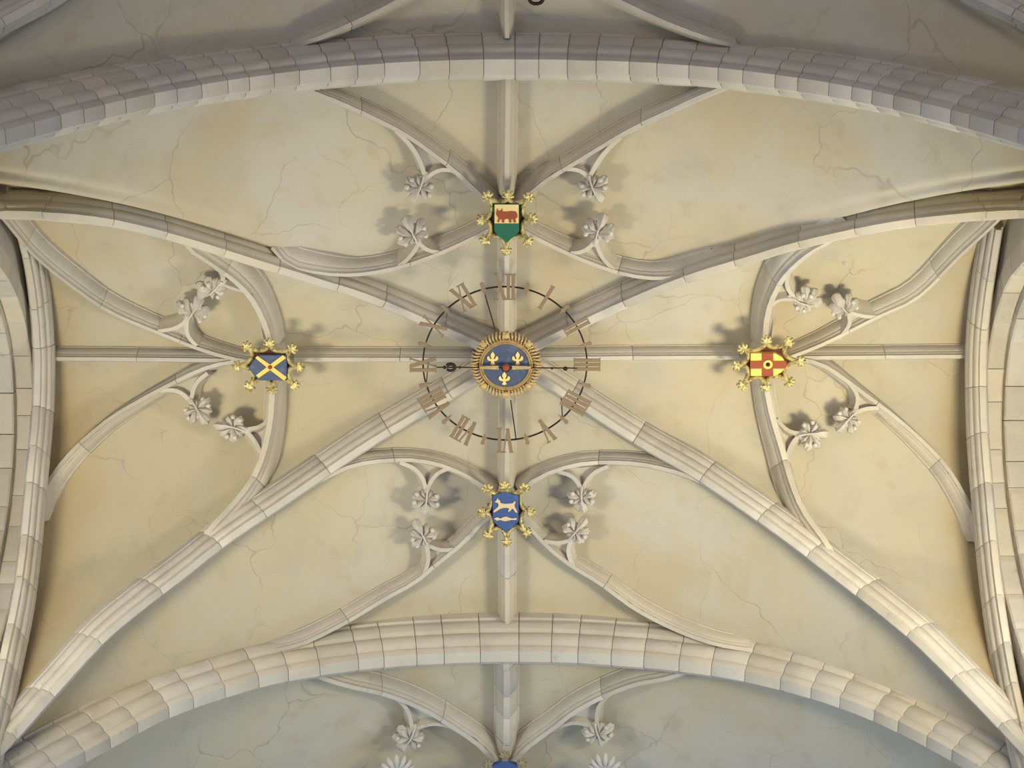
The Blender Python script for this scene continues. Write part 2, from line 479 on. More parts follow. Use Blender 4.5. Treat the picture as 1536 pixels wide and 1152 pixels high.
# ---------------------------------------------------------------- wall ribs
def wall_path(side, trace):
    X = side * 3.42
    pts = sorted([on_x(x, y, X) for x, y in trace], key=lambda p: p.y)
    def mz(Y):
        B = B1 if Y < 0 else B2
        return H + CZ + .0874 - gw(min(abs(Y) / B, .995))
    y0, y1 = pts[0].y, pts[-1].y
    d0, d1 = pts[0].z - mz(y0), pts[-1].z - mz(y1)
    a = []      # it dies behind the diagonal rib
    b = [Vector((X, Y, mz(Y) + d1)) for Y in np.linspace(y1 + .2, B2 * .975, 4)]
    return catmull(a + pts + b)
rib('wall_rib', 'moulded rib curving down the left edge of the view against the left wall', 'rib',
    wall_path(-1, [(2, 1000), (30, 860), (46, 700), (54, 620), (56, 535), (52, 470), (42, 400), (28, 345)]), P_BIG, .15, .20, .36)
rib('wall_rib', 'moulded rib curving down the right edge of the view beside the bright window arch', 'rib',
    wall_path(1, [(1517, 1000), (1495, 860), (1480, 700), (1475, 620), (1474, 535), (1479, 470), (1489, 400), (1498, 345)]), P_BIG, .15, .20, .36)

# ---------------------------------------------------------------- ridge ribs
def vpath(trace, off, sink=None):
    P = [on_vault(x, y, off) for x, y in trace]
    if sink is not None:                               # the end dies away into the rib it joins
        P[sink] = P[sink] + nrm(P[sink].x, P[sink].y, .12) * .10
    return catmull(P)
RO = 0.11
rib('ridge_rib', 'thin level ridge rib from the left wall to the blue saltire boss', 'rib', vpath([(60, 538), (200, 539), (360, 541)], RO), P_THIN, .115, .14, .8, down=snorm)
rib('ridge_rib', 'thin level ridge rib between the blue saltire boss and the clock', 'rib', vpath([(440, 539), (560, 539), (710, 540)], RO), P_THIN, .115, .14, .7, down=snorm)
rib('ridge_rib', 'thin level ridge rib between the clock and the red and yellow boss', 'rib', vpath([(808, 539), (950, 537), (1110, 536)], RO), P_THIN, .115, .14, .7, down=snorm)
rib('ridge_rib', 'thin level ridge rib from the red and yellow boss to the right wall', 'rib', vpath([(1195, 537), (1330, 536), (1470, 535)], RO), P_THIN, .115, .14, .7, down=snorm)
VO = 0.07
rib('ridge_rib', 'upright ridge rib from the upper arch to the red bull boss', 'rib', vpath([(762, 112), (761, 200), (760, 300)], VO), P_THIN, .14, .18, .6, down=snorm)
rib('ridge_rib', 'short upright ridge rib behind the top of the clock ring', 'rib', vpath([(760, 362), (760, 430), (760, 512)], VO), P_THIN, .14, .18, .5, down=snorm)
rib('ridge_rib', 'short upright ridge rib behind the foot of the clock ring', 'rib', vpath([(761, 590), (761, 660), (760, 740)], VO), P_THIN, .14, .18, .5, down=snorm)
rib('ridge_rib', 'upright ridge rib from the blue hound boss to the lower arch', 'rib', vpath([(761, 800), (761, 870), (761, 948)], VO), P_THIN, .14, .18, .45, down=snorm)
rib('ridge_rib', 'upright ridge rib under the lower arch, ending at the bottom edge boss', 'rib', vpath([(760, 975), (760, 1060), (759, 1140)], VO), P_THIN, .2, .2, .22, down=snorm)
rib('ridge_rib', 'short upright ridge rib above the upper arch at the top edge', 'rib', vpath([(760, -60), (760, 0), (761, 58)], VO), P_THIN, .12, .2, .6, down=snorm)

# ---------------------------------------------------------------- curved ribs (tiercerons and liernes)
TO = 0.09
def curved(label, tr, Wd=.118, off=TO, sl=.7, name='curved_rib', sink=-1):
    return rib(name, label, 'rib', vpath(tr, off, sink), P_THIN, Wd, .25 - off, sl, down=snorm)
curved('curved rib from the upper arch down to the left of the red bull boss',
       [(440, 130), (467, 138), (502, 151), (534, 165), (565, 180), (594, 194), (617, 208), (638, 223), (669, 246), (690, 263), (721, 294), (745, 315)], sink=0)
curved('curved rib from the upper arch down to the right of the red bull boss',
       [(1098, 131), (1072, 138), (1041, 150), (1010, 165), (979, 179), (947, 194), (916, 212), (885, 231), (854, 250), (822, 269), (802, 285), (775, 310)], sink=0)
curved('curved rib from the red bull boss sweeping left into the upper left diagonal',
       [(740, 342), (711, 357), (690, 367), (659, 381), (627, 393), (598, 402), (565, 409), (534, 413), (502, 413), (482, 411), (461, 407), (430, 399), (405, 390)])
curved('curved rib from the red bull boss sweeping right into the upper right diagonal',
       [(782, 345), (810, 361), (833, 372), (856, 383), (885, 395), (922, 408), (947, 414), (979, 418), (1010, 417), (1031, 413), (1055, 408), (1085, 399), (1110, 390)])
curved('arched rib from the lower left diagonal over to the blue hound boss',
       [(440, 744), (478, 722), (513, 704), (534, 697), (565, 692), (596, 690), (627, 691), (659, 697), (686, 708), (707, 718), (723, 729), (742, 742)], sink=0)
curved('arched rib from the lower right diagonal over to the blue hound boss',
       [(778, 738), (797, 723), (818, 712), (839, 704), (864, 697), (895, 694), (927, 694), (958, 696), (989, 702), (1016, 709), (1050, 722), (1090, 745)])
curved('curved rib from the blue hound boss sweeping down left to the lower arch',
       [(738, 772), (719, 787), (700, 809), (680, 827), (659, 843), (638, 862), (621, 876), (582, 896), (537, 924), (491, 949), (446, 969), (400, 985)])
curved('curved rib from the blue hound boss sweeping down right to the lower arch',
       [(782, 778), (802, 800), (814, 814), (831, 829), (847, 842), (864, 854), (885, 866), (906, 879), (947, 910), (992, 935), (1038, 955), (1084, 969), (1120, 980)])
curved('deep curved rib rising from the blue saltire boss to the upper left diagonal',
       [(406, 525), (404, 509), (397, 486), (387, 465), (376, 446), (363, 432), (346, 417), (325, 402), (304, 388), (285, 376), (262, 365)], .165, .05)
curved('deep curved rib dropping from the blue saltire boss to the lower left diagonal',
       [(407, 570), (408, 589), (407, 612), (404, 639), (400, 660), (394, 683), (384, 710), (369, 733), (352, 754), (333, 775), (314, 793), (296, 812)], .165, .05)
curved('curved rib from the upper left corner down to the blue saltire boss',
       [(-6, 318), (8, 333), (42, 374), (72, 402), (111, 432), (155, 463), (194, 482), (236, 499), (278, 516), (305, 526), (347, 538), (375, 543)], .11, sink=None)
curved('curved rib from the blue saltire boss sweeping to the lower left wall',
       [(375, 542), (345, 543), (314, 550), (293, 558), (255, 577), (222, 594), (194, 610), (167, 626), (139, 648), (111, 673), (89, 698), (72, 723), (59, 749), (51, 775)], .115)
curved('deep curved rib rising from the red and yellow boss to the upper right diagonal',
       [(1148, 525), (1147, 504), (1149, 484), (1153, 463), (1162, 440), (1174, 419), (1189, 402), (1206, 387), (1227, 372), (1250, 361), (1274, 353)], .165, .05)
curved('deep curved rib dropping from the red and yellow boss to the lower right diagonal',
       [(1148, 565), (1151, 587), (1155, 610), (1162, 637), (1170, 662), (1178, 689), (1186, 718), (1195, 743), (1206, 767), (1222, 790), (1242, 816), (1262, 838)], .165, .05)
curved('curved rib from the red and yellow boss up to the upper right corner',
       [(1170, 543), (1200, 531), (1229, 520), (1256, 507), (1279, 495), (1320, 474), (1366, 454), (1394, 432), (1421, 404), (1449, 376), (1477, 351), (1505, 324)], .11, sink=None)
curved('curved rib from the red and yellow boss sweeping to the lower right wall',
       [(1170, 538), (1206, 540), (1229, 545), (1250, 557), (1271, 572), (1296, 591), (1324, 611), (1352, 633), (1380, 658), (1408, 686), (1430, 714), (1449, 748), (1463, 776), (1474, 803)], .115)
# neighbouring bays
curved('curved rib at the top edge running down left into the upper arch', [(640, -22), (600, 0), (570, 16), (537, 32), (502, 48), (468, 62), (440, 72)])
curved('curved rib at the top edge running down right into the upper arch', [(884, -22), (924, 0), (958, 16), (992, 32), (1035, 49), (1074, 62), (1100, 70)])
curved('curved rib below the lower arch, left of the bottom edge boss',
       [(470, 1022), (520, 1029), (567, 1039), (614, 1055), (651, 1073), (685, 1095), (714, 1114), (735, 1135), (748, 1150)], .145, .07, sink=0)
curved('curved rib below the lower arch, right of the bottom edge boss',
       [(1040, 1014), (1000, 1019), (957, 1026), (911, 1043), (864, 1067), (832, 1092), (801, 1114), (779, 1133), (768, 1148)], .145, .07, sink=0)
for lab, tr in (('stretch of diagonal rib crossing the top left corner', [(-60, 75), (0, 36), (33, 18), (75, -6), (140, -50)]),
                ('stretch of diagonal rib crossing the top right corner', [(1600, 65), (1536, 28), (1497, 8), (1459, -10), (1400, -45)])):
    rib('diagonal_rib', lab, 'rib', vpath(tr, 0), P_BIG, .185, .21, .42)

# ---------------------------------------------------------------- carved leaves and cusps
def leaf_mesh(c, ax, nz, L, W, seed, par=None, name='leaf', m='leafstone', lobes=None):
    """an acanthus leaf carved in the round: midrib, pointed tip, side lobes with scalloped edges, ends curling over"""
    rs = random.Random(seed)
    ax = (ax - nz * ax.dot(nz)).normalized(); sd = ax.cross(nz).normalized()
    if lobes is None:
        j = lambda a: rs.uniform(-a, a)
        lobes = [(0 + j(.1), 1.08, .42), (.9 + j(.12), .86 + j(.08), .40), (-.9 + j(.12), .86 + j(.08), .40),
                 (1.8 + j(.12), .84 + j(.08), .46), (-1.8 + j(.12), .84 + j(.08), .46), (2.62 + j(.1), .58, .36), (-2.62 + j(.1), .58, .36)]
    n = 96; rings = [0.0, .2, .38, .54, .68, .8, .9, .97, 1.0]
    cen = c + ax * (L * .42)
    V = []; Fc = []
    def lobe(th):
        best = 0; who = 0; loc = 0
        for i, (a, r, wd) in enumerate(lobes):
            d = (th - a + math.pi) % (2 * math.pi) - math.pi
            v = r * max(0, 1 - (abs(d) / wd) ** 3.2) ** .5
            if v > best: best = v; who = i; loc = d / wd
        return best, who, loc
    tab = [lobe(2 * math.pi * k / n) for k in range(n)]
    Rr = []
    for k in range(n):
        v, wi, lc = tab[k]
        Rr.append(max(.56, v) + .045 * math.cos(lc * 9))
    for layer in (0, 1):
        for ri, r in enumerate(rings):
            for k in range(n):
                th = 2 * math.pi * k / n; v, wi, lc = tab[k]
                rr = Rr[k] * r
                u = math.cos(th) * rr * L * .60; q = math.sin(th) * rr * W * .60
                amp = min(v * 1.2, 1)
                fold = .20 * math.cos(lc * 3.1) * math.sin(math.pi * min(r, .98)) * amp      # each lobe swells along its middle
                flute = .045 * math.cos(lc * 9) * r * amp
                rise = .30 * math.sin(2.3 * r) * amp + .14 * math.exp(-(r / .25) ** 2)       # outwards, then curling back
                curl = -.42 * (max(r - .66, 0) / .34) ** 1.5 * amp
                h = (fold + flute + rise + curl) * W * .5
                if layer: h -= .02 + .03 * (1 - r)
                elif ri == len(rings) - 1: h -= .006
                V.append(cen + ax * u + sd * q + nz * h)
    nr = len(rings)
    for layer in (0, 1):
        b0 = layer * nr * n
        for ri in range(nr - 1):
            for k in range(n):
                a = b0 + ri * n + k; b = b0 + ri * n + (k + 1) % n
                Fc.append((a, b, b + n, a + n))
    for k in range(n):
        a = (nr - 1) * n + k; b = (nr - 1) * n + (k + 1) % n
        Fc.append((a, b, b + nr * n, a + nr * n))
    return part(name, V, Fc, M[m], par, smooth=60)

def tube(path, r0, r1=None, seg=8, flat=1.0, up=Vector((0, 0, -1))):
    r1 = r0 if r1 is None else r1
    V = []; Fc = []
    n = len(path)
    for i, p in enumerate(path):
        T = (path[min(i + 1, n - 1)] - path[max(i - 1, 0)]).normalized()
        a = up if abs(up.dot(T)) < .95 else Vector((1, 0, 0))
        a = (a - T * a.dot(T)).normalized(); b = T.cross(a)
        r = r0 + (r1 - r0) * i / max(n - 1, 1)
        for k in range(seg):
            th = 2 * math.pi * k / seg
            V.append(p + a * (math.cos(th) * r * flat) + b * (math.sin(th) * r))
    for i in range(n - 1):
        for k in range(seg):
            q = i * seg + k; w2 = i * seg + (k + 1) % seg
            Fc.append((q, w2, w2 + seg, q + seg))
    Fc.append(tuple(range(seg))[::-1]); Fc.append(tuple(range((n - 1) * seg, n * seg)))
    return V, Fc
def ball(c, r, seg=8, rg=5, sq=(1, 1, 1)):
    V = [c + Vector((0, 0, -r * sq[2]))]; Fc = []
    for i in range(1, rg):
        ph = math.pi * i / rg
        for k in range(seg):
            th = 2 * math.pi * k / seg
            V.append(c + Vector((math.sin(ph) * math.cos(th) * r * sq[0], math.sin(ph) * math.sin(th) * r * sq[1], -math.cos(ph) * r * sq[2])))
    V.append(c + Vector((0, 0, r * sq[2]))); l = len(V) - 1
    for k in range(seg):
        Fc.append((0, 1 + (k + 1) % seg, 1 + k))
        for i in range(rg - 2):
            a = 1 + i * seg + k; b = 1 + i * seg + (k + 1) % seg
            Fc.append((a, b, b + seg, a + seg))
        a = 1 + (rg - 2) * seg
        Fc.append((a + k, a + (k + 1) % seg, l))
    return V, Fc
def merge(lst):
    V = []; Fc = []
    for v, f in lst:
        o = len(V); V += list(v); Fc += [tuple(i + o for i in x) for x in f]
    return V, Fc

CUSPS = [
 # label, foil a, foil b, leaf centre, tip, length px, width px, lobes
 ('carved leaf cusp above left of the red bull boss, on the upper rib', [(594, 196), (617, 220), (630, 242), (637, 264)], [(682, 257), (665, 254), (650, 259), (638, 270)], (629, 281), (624, 300), 36, 38, 5),
 ('carved leaf cusp above right of the red bull boss, on the upper rib', [(931, 206), (910, 226), (895, 245), (885, 266)], [(847, 254), (864, 254), (877, 260), (884, 270)], (890, 281), (896, 298), 36, 36, 5),
 ('carved leaf cusp left of the red bull boss, pointing up from the lower rib', [(598, 400), (613, 388), (623, 375), (628, 365)], [(659, 379), (644, 377), (634, 371), (628, 364)], (620, 352), (613, 334), 36, 40, 5),
 ('carved leaf cusp right of the red bull boss, pointing up from the lower rib', [(856, 380), (872, 379), (885, 371), (892, 363)], [(922, 405), (910, 395), (900, 381), (895, 366)], (897, 347), (903, 330), 34, 40, 5),
 ('pointed carved leaf cusp hanging above left of the blue hound boss', [(600, 694), (622, 703), (635, 719), (639, 736)], [(676, 702), (659, 708), (648, 719), (641, 736)], (639, 750), (636, 770), 34, 38, 5),
 ('pointed carved leaf cusp hanging above right of the blue hound boss', [(836, 708), (854, 712), (866, 722), (872, 736)], [(912, 700), (893, 708), (881, 720), (874, 736)], (873, 747), (874, 770), 32, 35, 5),
 ('carved leaf cusp below left of the blue hound boss, on the lower rib', [(682, 824), (661, 826), (648, 821), (640, 817)], [(636, 863), (642, 846), (643, 832), (640, 820)], (635, 805), (626, 790), 36, 36, 5),
 ('carved leaf cusp below right of the blue hound boss, on the lower rib', [(816, 812), (835, 815), (850, 813), (858, 808)], [(860, 850), (852, 832), (853, 819), (858, 810)], (863, 798), (877, 786), 34, 34, 5),
 ('large drooping carved leaf cusp on the deep rib above the blue saltire boss', [(322, 402), (333, 410), (336, 418), (332, 424)], [(367, 438), (352, 434), (341, 430), (333, 427)], (318, 434), (298, 452), 44, 32, 5),
 ('small curled carved leaf cusp above the rib left of the blue saltire boss', [(237, 497), (262, 493), (276, 485), (281, 477)], [(295, 519), (282, 506), (279, 491), (281, 478)], (289, 467), (299, 452), 34, 40, 5),
 ('carved leaf cusp under the rib lower left of the blue saltire boss', [(240, 586), (262, 585), (276, 592), (285, 602)], [(311, 560), (295, 573), (289, 586), (287, 600)], (296, 614), (305, 634), 34, 38, 5),
 ('carved leaf cusp pointing left from the rib under the blue saltire boss', [(402, 631), (393, 639), (380, 643), (369, 644)], [(392, 685), (387, 670), (378, 656), (368, 646)], (349, 642), (330, 634), 40, 34, 5),
 ('brown shaded carved leaf cusp on the deep rib above the red and yellow boss', [(1183, 410), (1180, 426), (1184, 438), (1192, 446)], [(1154, 462), (1166, 451), (1178, 449), (1190, 450)], (1207, 452), (1227, 457), 38, 34, 5),
 ('carved leaf cusp above the rib right of the red and yellow boss', [(1258, 508), (1271, 494), (1276, 482), (1273, 472)], [(1316, 476), (1297, 475), (1285, 472), (1276, 470)], (1267, 462), (1255, 452), 34, 38, 5),
 ('carved leaf cusp under the rib lower right of the red and yellow boss', [(1274, 574), (1285, 589), (1288, 603), (1283, 614)], [(1318, 612), (1300, 613), (1288, 617), (1282, 621)], (1273, 629), (1261, 640), 32, 34, 5),
 ('four pointed carved leaf cusp on the deep rib under the red and yellow boss', [(1166, 629), (1177, 643), (1188, 649), (1202, 650)], [(1180, 690), (1183, 677), (1190, 662), (1200, 653)], (1216, 652), (1236, 648), 38, 38, 4),
 ('carved leaf cusp at the bottom edge under the left curved rib', [(575, 1040), (601, 1053), (614, 1071), (618, 1094)], [(690, 1096), (661, 1087), (639, 1088), (622, 1095)], (614, 1107), (604, 1122), 40, 42, 6),
 ('carved leaf cusp at the bottom edge under the right curved rib', [(918, 1039), (900, 1056), (895, 1075), (895, 1091)], [(828, 1095), (857, 1085), (876, 1087), (892, 1092)], (898, 1100), (903, 1116), 36, 42, 6),
]
for i, (lab, fa, fb, lc, lt, Lp, Wp, lob) in enumerate(CUSPS):
    off = 0.095
    pa = [on_vault(x, y, off) for x, y in fa]; pb = [on_vault(x, y, off) for x, y in fb]
    c = on_vault(*lc, off - .02)
    t = thing('leaf_cusp', lab, 'carving', c, 'leaf cusps on the curved ribs')
    ra, rb = smooth_path(catmull(pa, .03), 2), smooth_path(catmull(pb, .03), 2)
    for r in (ra, rb):
        V, Fc = sweep(frames(r, snorm), P_FOIL, .07, .15)
        part('foil', V, Fc, M['stone'], t, smooth=35)
    # recessed stone panel filling the fork between the two foils
    A1 = resample(ra, n=9); B_ = resample(rb, n=9)
    V = []; Fc = []
    for k in range(9):
        for q in range(5):
            p = A1[k].lerp(B_[k], q / 4)
            nn = nrm(p.x, p.y, .12)
            V.append(p + nn * .06)
    m0 = len(V)
    V += [v + nrm(v.x, v.y, .12) * .13 for v in V]
    for k in range(8):
        for q in range(4):
            a = k * 5 + q; Fc += [(a, a + 1, a + 6, a + 5), (m0 + a, m0 + a + 5, m0 + a + 6, m0 + a + 1)]
        a = k * 5; Fc.append((a, a + 5, m0 + a + 5, m0 + a)); a = k * 5 + 4; Fc.append((a, m0 + a, m0 + a + 5, a + 5))
    Fc.append((0, 1, 2, 3, 4, m0 + 4, m0 + 3, m0 + 2, m0 + 1, m0))
    part('spandrel_panel', V, Fc, M['stone'], t, smooth=35)
    tip = on_vault(*lt, off - .02)
    base = (pa[-1] + pb[-1]) / 2
    ax = (tip - base).normalized(); nz = -nrm(c.x, c.y, .15)
    Lm = Lp / 205.0 * 1.22; Wm = Wp / 205.0 * 1.22
    sdv = ax.cross(nz).normalized()
    # stem boss reaching the tip of the fork
    V, Fc = tube([base - ax * .03 - nz * .03, base + ax * .02, base + ax * (Lm * .12) + nz * .004, base + ax * (Lm * .24) - nz * .01], .026, .02, 8)
    part('stem', V, Fc, M['leafstone'], t, smooth=60)
    lf = leaf_mesh(c - ax * Lm * .44, ax, nz, Lm, Wm, i + 3, t)
    # side leaflets curling off the main leaf
    for th, q in ((1.25, .40), (-1.25, .40), (2.0, .36), (-2.0, .36)):
        d2 = ax * math.cos(th) + sdv * math.sin(th)
        V, Fc = ball(c - ax * Lm * .03 + d2 * Wm * q + nz * .016, .019, 8, 6)
        part('curled_tip', V, Fc, M['leafstone'], lf, smooth=60)
    V, Fc = tube([c - ax * Lm * .4, c - ax * Lm * .2 + nz * .028, c + nz * .034, c + ax * Lm * .2 + nz * .03, c + ax * Lm * .36 + nz * .01], .009, .003, 7)
    part('midrib', V, Fc, M['leafstone'], lf, smooth=60)
# fan shaped leaves at the bottom edge
for lab, c2, sg in (('fan shaped carved leaf at the bottom edge, left of the bottom boss', (594, 1142), -1),
                    ('fan shaped carved leaf at the bottom edge, right of the bottom boss', (909, 1140), 1)):
    c = on_vault(*c2, 0.02)
    t = thing('fan_leaf', lab, 'carving', c, 'fan leaves at the bottom edge')
    up = (on_vault(c2[0], c2[1] - 20, .02) - c).normalized(); nz = -nrm(c.x, c.y, .15)
    sdv = up.cross(nz).normalized()
    base = c - up * .09
    for k in range(7):
        th = math.radians(-72 + 24 * k)
        d = up * math.cos(th) + sdv * math.sin(th)
        Lk = .17 - .012 * abs(k - 3)
        path = [base + d * (Lk * s) + nz * (.045 * math.sin(s * 2.6)) for s in (0, .2, .4, .6, .8, .95, 1.05)]
        V, Fc = [], []
        rr = [.010, .013, .016, .020, .022, .018, .008]
        n = len(path)
        for i2, p in enumerate(path):
            T = (path[min(i2 + 1, n - 1)] - path[max(i2 - 1, 0)]).normalized(); a = (nz - T * nz.dot(T)).normalized(); b = T.cross(a)
            for q in range(8):
                an = 2 * math.pi * q / 8; V.append(p + a * math.cos(an) * rr[i2] * .9 + b * math.sin(an) * rr[i2])
        for i2 in range(n - 1):
            for q in range(8):
                a_ = i2 * 8 + q; b_ = i2 * 8 + (q + 1) % 8; Fc.append((a_, b_, b_ + 8, a_ + 8))
        Fc.append(tuple(range(8))[::-1]); Fc.append(tuple(range((n - 1) * 8, n * 8)))
        part('petal', V, Fc, M['leafstone'], t, smooth=60)
    V, Fc = tube([base - up * .14 - nz * .12, base - up * .06 - nz * .03, base, base + up * .05 + nz * .02], .04, .028, 10)
    part('stem', V, Fc, M['leafstone'], t, smooth=60)

# ---------------------------------------------------------------- shields on bosses
def prism(px, z, th, m, par, name, label=None, bev=0.0):
    """flat plate with the outline px, lying level, its face at height z and th thick upwards"""
    pts = [on_z(x, y, z) for x, y in px]
    n = len(pts)
    c = sum(pts, Vector()) / n
    if bev:
        inner = [p + (c - p).normalized() * bev for p in pts]
        V = inner + [p + Vector((0, 0, bev)) for p in pts] + [p + Vector((0, 0, th)) for p in pts]
        Fc = [tuple(range(n))]
        for k in range(n):
            a, b = k, (k + 1) % n
            Fc += [(a, b, b + n, a + n), (a + n, b + n, b + 2 * n, a + 2 * n)]
        Fc.append(tuple(range(2 * n, 3 * n)))
    else:
        V = pts + [p + Vector((0, 0, th)) for p in pts]
        Fc = [tuple(range(n)), tuple(range(n, 2 * n))]
        for k in range(n):
            a, b = k, (k + 1) % n
            Fc.append((a, b, b + n, a + n))
    return part(name, V, Fc, M[m], par, label=label)
def fleur(cx, cy, h, z, par, rot=0.0, m='flower'):
    o = [(0, 1.0), (.10, .86), (.2, .72), (.24, .58), (.2, .44), (.12, .28), (.12, .16), (.26, .22), (.34, .34), (.36, .46), (.46, .50), (.58, .44),
         (.62, .28), (.58, .12), (.44, .02), (.28, -.02), (.14, -.04), (.14, -.14), (.24, -.34), (.24, -.42), (.1, -.40), (0, -.52)]
    full = o + [(-x, y) for x, y in reversed(o[1:-1])]
    px = []
    for x, y in full:
        x *= h * .62; y = (y - .24) * h * .62
        px.append((cx + x * math.cos(rot) + y * math.sin(rot), cy + x * math.sin(rot) - y * math.cos(rot)))
    return prism(px, z, .01, m, par, 'fleur_de_lis')
def finial(p, out, par, m, s=1.0):
    """little curling foliate knob at the tip of the frame"""
    dn = Vector((0, 0, -1)); sd = out.cross(dn)
    lst = [ball(p, .024 * s, 8, 5)]
    for k, a in enumerate((-95, -48, 0, 48, 95)):
        th = math.radians(a); d = out * math.cos(th) + sd * math.sin(th)
        L = (.036 if k in (0, 4) else .040) * s
        path = [p + d * (L * q) + dn * (.022 * s * math.sin(q * 3.0)) for q in (0, .35, .7, 1.0)]
        path.append(path[-1] + d * .006 * s - dn * .008)
        lst.append(tube(path, .013 * s, .012 * s, 6))
        lst.append(ball(path[-2] + dn * .004, .015 * s, 6, 4))
    V, Fc = merge(lst)
    part('finial', V, Fc, M[m], par, smooth=60)
def boss(label, fin, centre, z, gild='gold', drop=.0, scale=1.0):
    cen = on_z(*centre, z)
    t = thing('heraldic_boss', label, 'boss', cen, 'heraldic bosses of the vault')
    P = [on_z(x, y, z + .01) for x, y in fin]
    P = [cen + (p - cen) * .93 for p in P]
    for p in P: p.z = z + .01
    n = len(P)
    star = []
    arcs = []
    for k in range(n):
        a, b = P[k], P[(k + 1) % n]
        mid = (a + b) / 2; inn = (Vector((cen.x, cen.y, mid.z)) - mid)
        # concave scallop
        arc = []
        for q in range(13):
            u = q / 12
            p = a.lerp(b, u) + inn * (.30 * math.sin(math.pi * u) ** .8)
            p.z = z + .03 * math.sin(math.pi * u)
            arc.append(p)
        arcs.append(arc); star += arc[:-1]
    for arc in arcs:
        # gilded hollow moulding: broad outer band plus a thin inner bead
        V, Fc = tube(arc, .017, .017, 8, 1.4)
        part('scallop', V, Fc, M[gild], t, smooth=60)
    # carved stone body rising to the web
    N_ = len(star)
    ring0 = [cen.lerp(p, .97) for p in star]
    for p, q in zip(ring0, star): p.z = q.z + .012
    rd = lambda p, q: cen + Vector((p.x - cen.x, p.y - cen.y, 0)).normalized() * q
    ring1 = [rd(p, .105) for p in star]
    for p in ring1: p.z = z + .11
    ring2 = [rd(p, .085) for p in star]
    for p in ring2: p.z = z + .40
    V = ring0 + ring1 + ring2; Fc = []
    for r in range(2):
        for k in range(N_):
            a = r * N_ + k; b = r * N_ + (k + 1) % N_
            Fc.append((a, b, b + N_, a + N_))
    Fc.append(tuple(range(2 * N_, 3 * N_)))
    part('boss_body', V, Fc, M['stone'], t, smooth=40)
    g0 = [cen.lerp(p, .985) for p in star]
    for p in g0: p.z = z + .028
    V = g0 + [p + Vector((0, 0, .02)) for p in g0]
    Fc = [tuple(range(N_)), tuple(range(N_, 2 * N_))] + [(k, (k + 1) % N_, (k + 1) % N_ + N_, k + N_) for k in range(N_)]
    part('ground_plate', V, Fc, M['maroon'], t)
    for p in P:
        out = Vector((p.x - cen.x, p.y - cen.y, 0)).normalized()
        finial(p + Vector((0, 0, -.012)) + out * .004, out, t, gild, .88)
    return t
def bz(x, y, below): # height of a boss face, hung below the vault there
    return on_vault(x, y, 0).z - below
# top: red bull on yellow above green
z = bz(760, 330, .10)
t = boss('gilded boss with a red bull on yellow over green, near the upper arch',
         [(730, 292), (762, 291), (794, 294), (799, 327), (793, 362), (759, 376), (727, 360), (721, 329)], (760, 331), z)
sh = prism([(741, 306), (779, 306), (779, 347), (772, 355), (760, 363), (748, 355), (741, 347)], z - .012, .05, 'green', t, 'shield', bev=.004)
prism([(742, 307), (778, 307), (778, 335), (742, 335)], z - .018, .008, 'straw', sh, 'upper_field')
prism([(746, 313), (748, 317), (751, 317), (753, 313), (754, 318), (760, 318), (768, 317), (774, 318), (776, 322), (776, 326), (773, 328), (774, 334), (771, 334), (769, 328),
       (767, 329), (767, 334), (764, 334), (763, 328), (757, 329), (756, 334), (753, 334), (753, 329), (750, 329), (748, 334), (746, 333), (748, 327), (746, 325), (744, 321), (745, 317)],
      z - .024, .008, 'red', sh, 'bull')
# bottom: cream hound on blue
z = bz(758, 768, .10)
t = boss('gilded boss with a cream running hound on blue, near the lower arch',
         [(730, 730), (757, 726), (788, 729), (796, 766), (791, 798), (760, 813), (731, 802), (723, 768)], (759, 769), z)
sh = prism([(739, 743), (750, 741), (758, 736), (766, 741), (778, 743), (778, 782), (770, 790), (759, 798), (748, 790), (739, 782)], z - .012, .05, 'blue', t, 'shield', bev=.004)
prism([(742, 753), (745, 750.5), (746, 747), (748, 750), (750, 751), (751, 755), (757, 756), (764, 755.5), (769, 755), (772, 752), (773.5, 753), (772, 757), (772, 760), (775, 766), (776, 769), (773.5, 769), (770, 764), (768, 763), (766, 766), (763, 768), (762, 766.5), (764, 763), (760, 761.5), (754, 762), (750, 763.5), (745, 766.5), (741, 769), (740, 767), (744, 763), (747, 760.5), (748, 757), (746.5, 754.5)],
      z - .02, .01, 'cream', sh, 'hound')
prism([(741, 778), (746, 776), (750, 778), (758, 775), (768, 778), (775, 777), (775, 780), (767, 780), (758, 782), (750, 780), (745, 781)], z - .02, .01, 'cream', sh, 'bar')
# left: yellow saltire on grey blue
z = bz(404, 548, .10)
t = boss('gilded boss with a yellow saltire on grey blue, left of the clock',
         [(370, 518), (404, 513), (440, 521), (451, 550), (443, 578), (408, 584), (374, 579), (355, 548)], (404, 548), z)
sh = prism([(430, 533), (430, 571), (388, 571), (380, 562), (373, 552), (380, 541), (388, 533)], z - .012, .05, 'slate', t, 'shield', bev=.004)
prism([(383, 537), (386, 534), (405, 547), (424, 533), (429, 537), (410, 551), (430, 566), (426, 571), (405, 555), (388, 567), (384, 563), (400, 551)], z - .019, .008, 'yellow', sh, 'saltire')
c0 = on_z(405, 551, z - .022)
V, Fc = ball(c0, .016, 10, 6); part('stud', V, Fc, M['red'], sh, smooth=60)
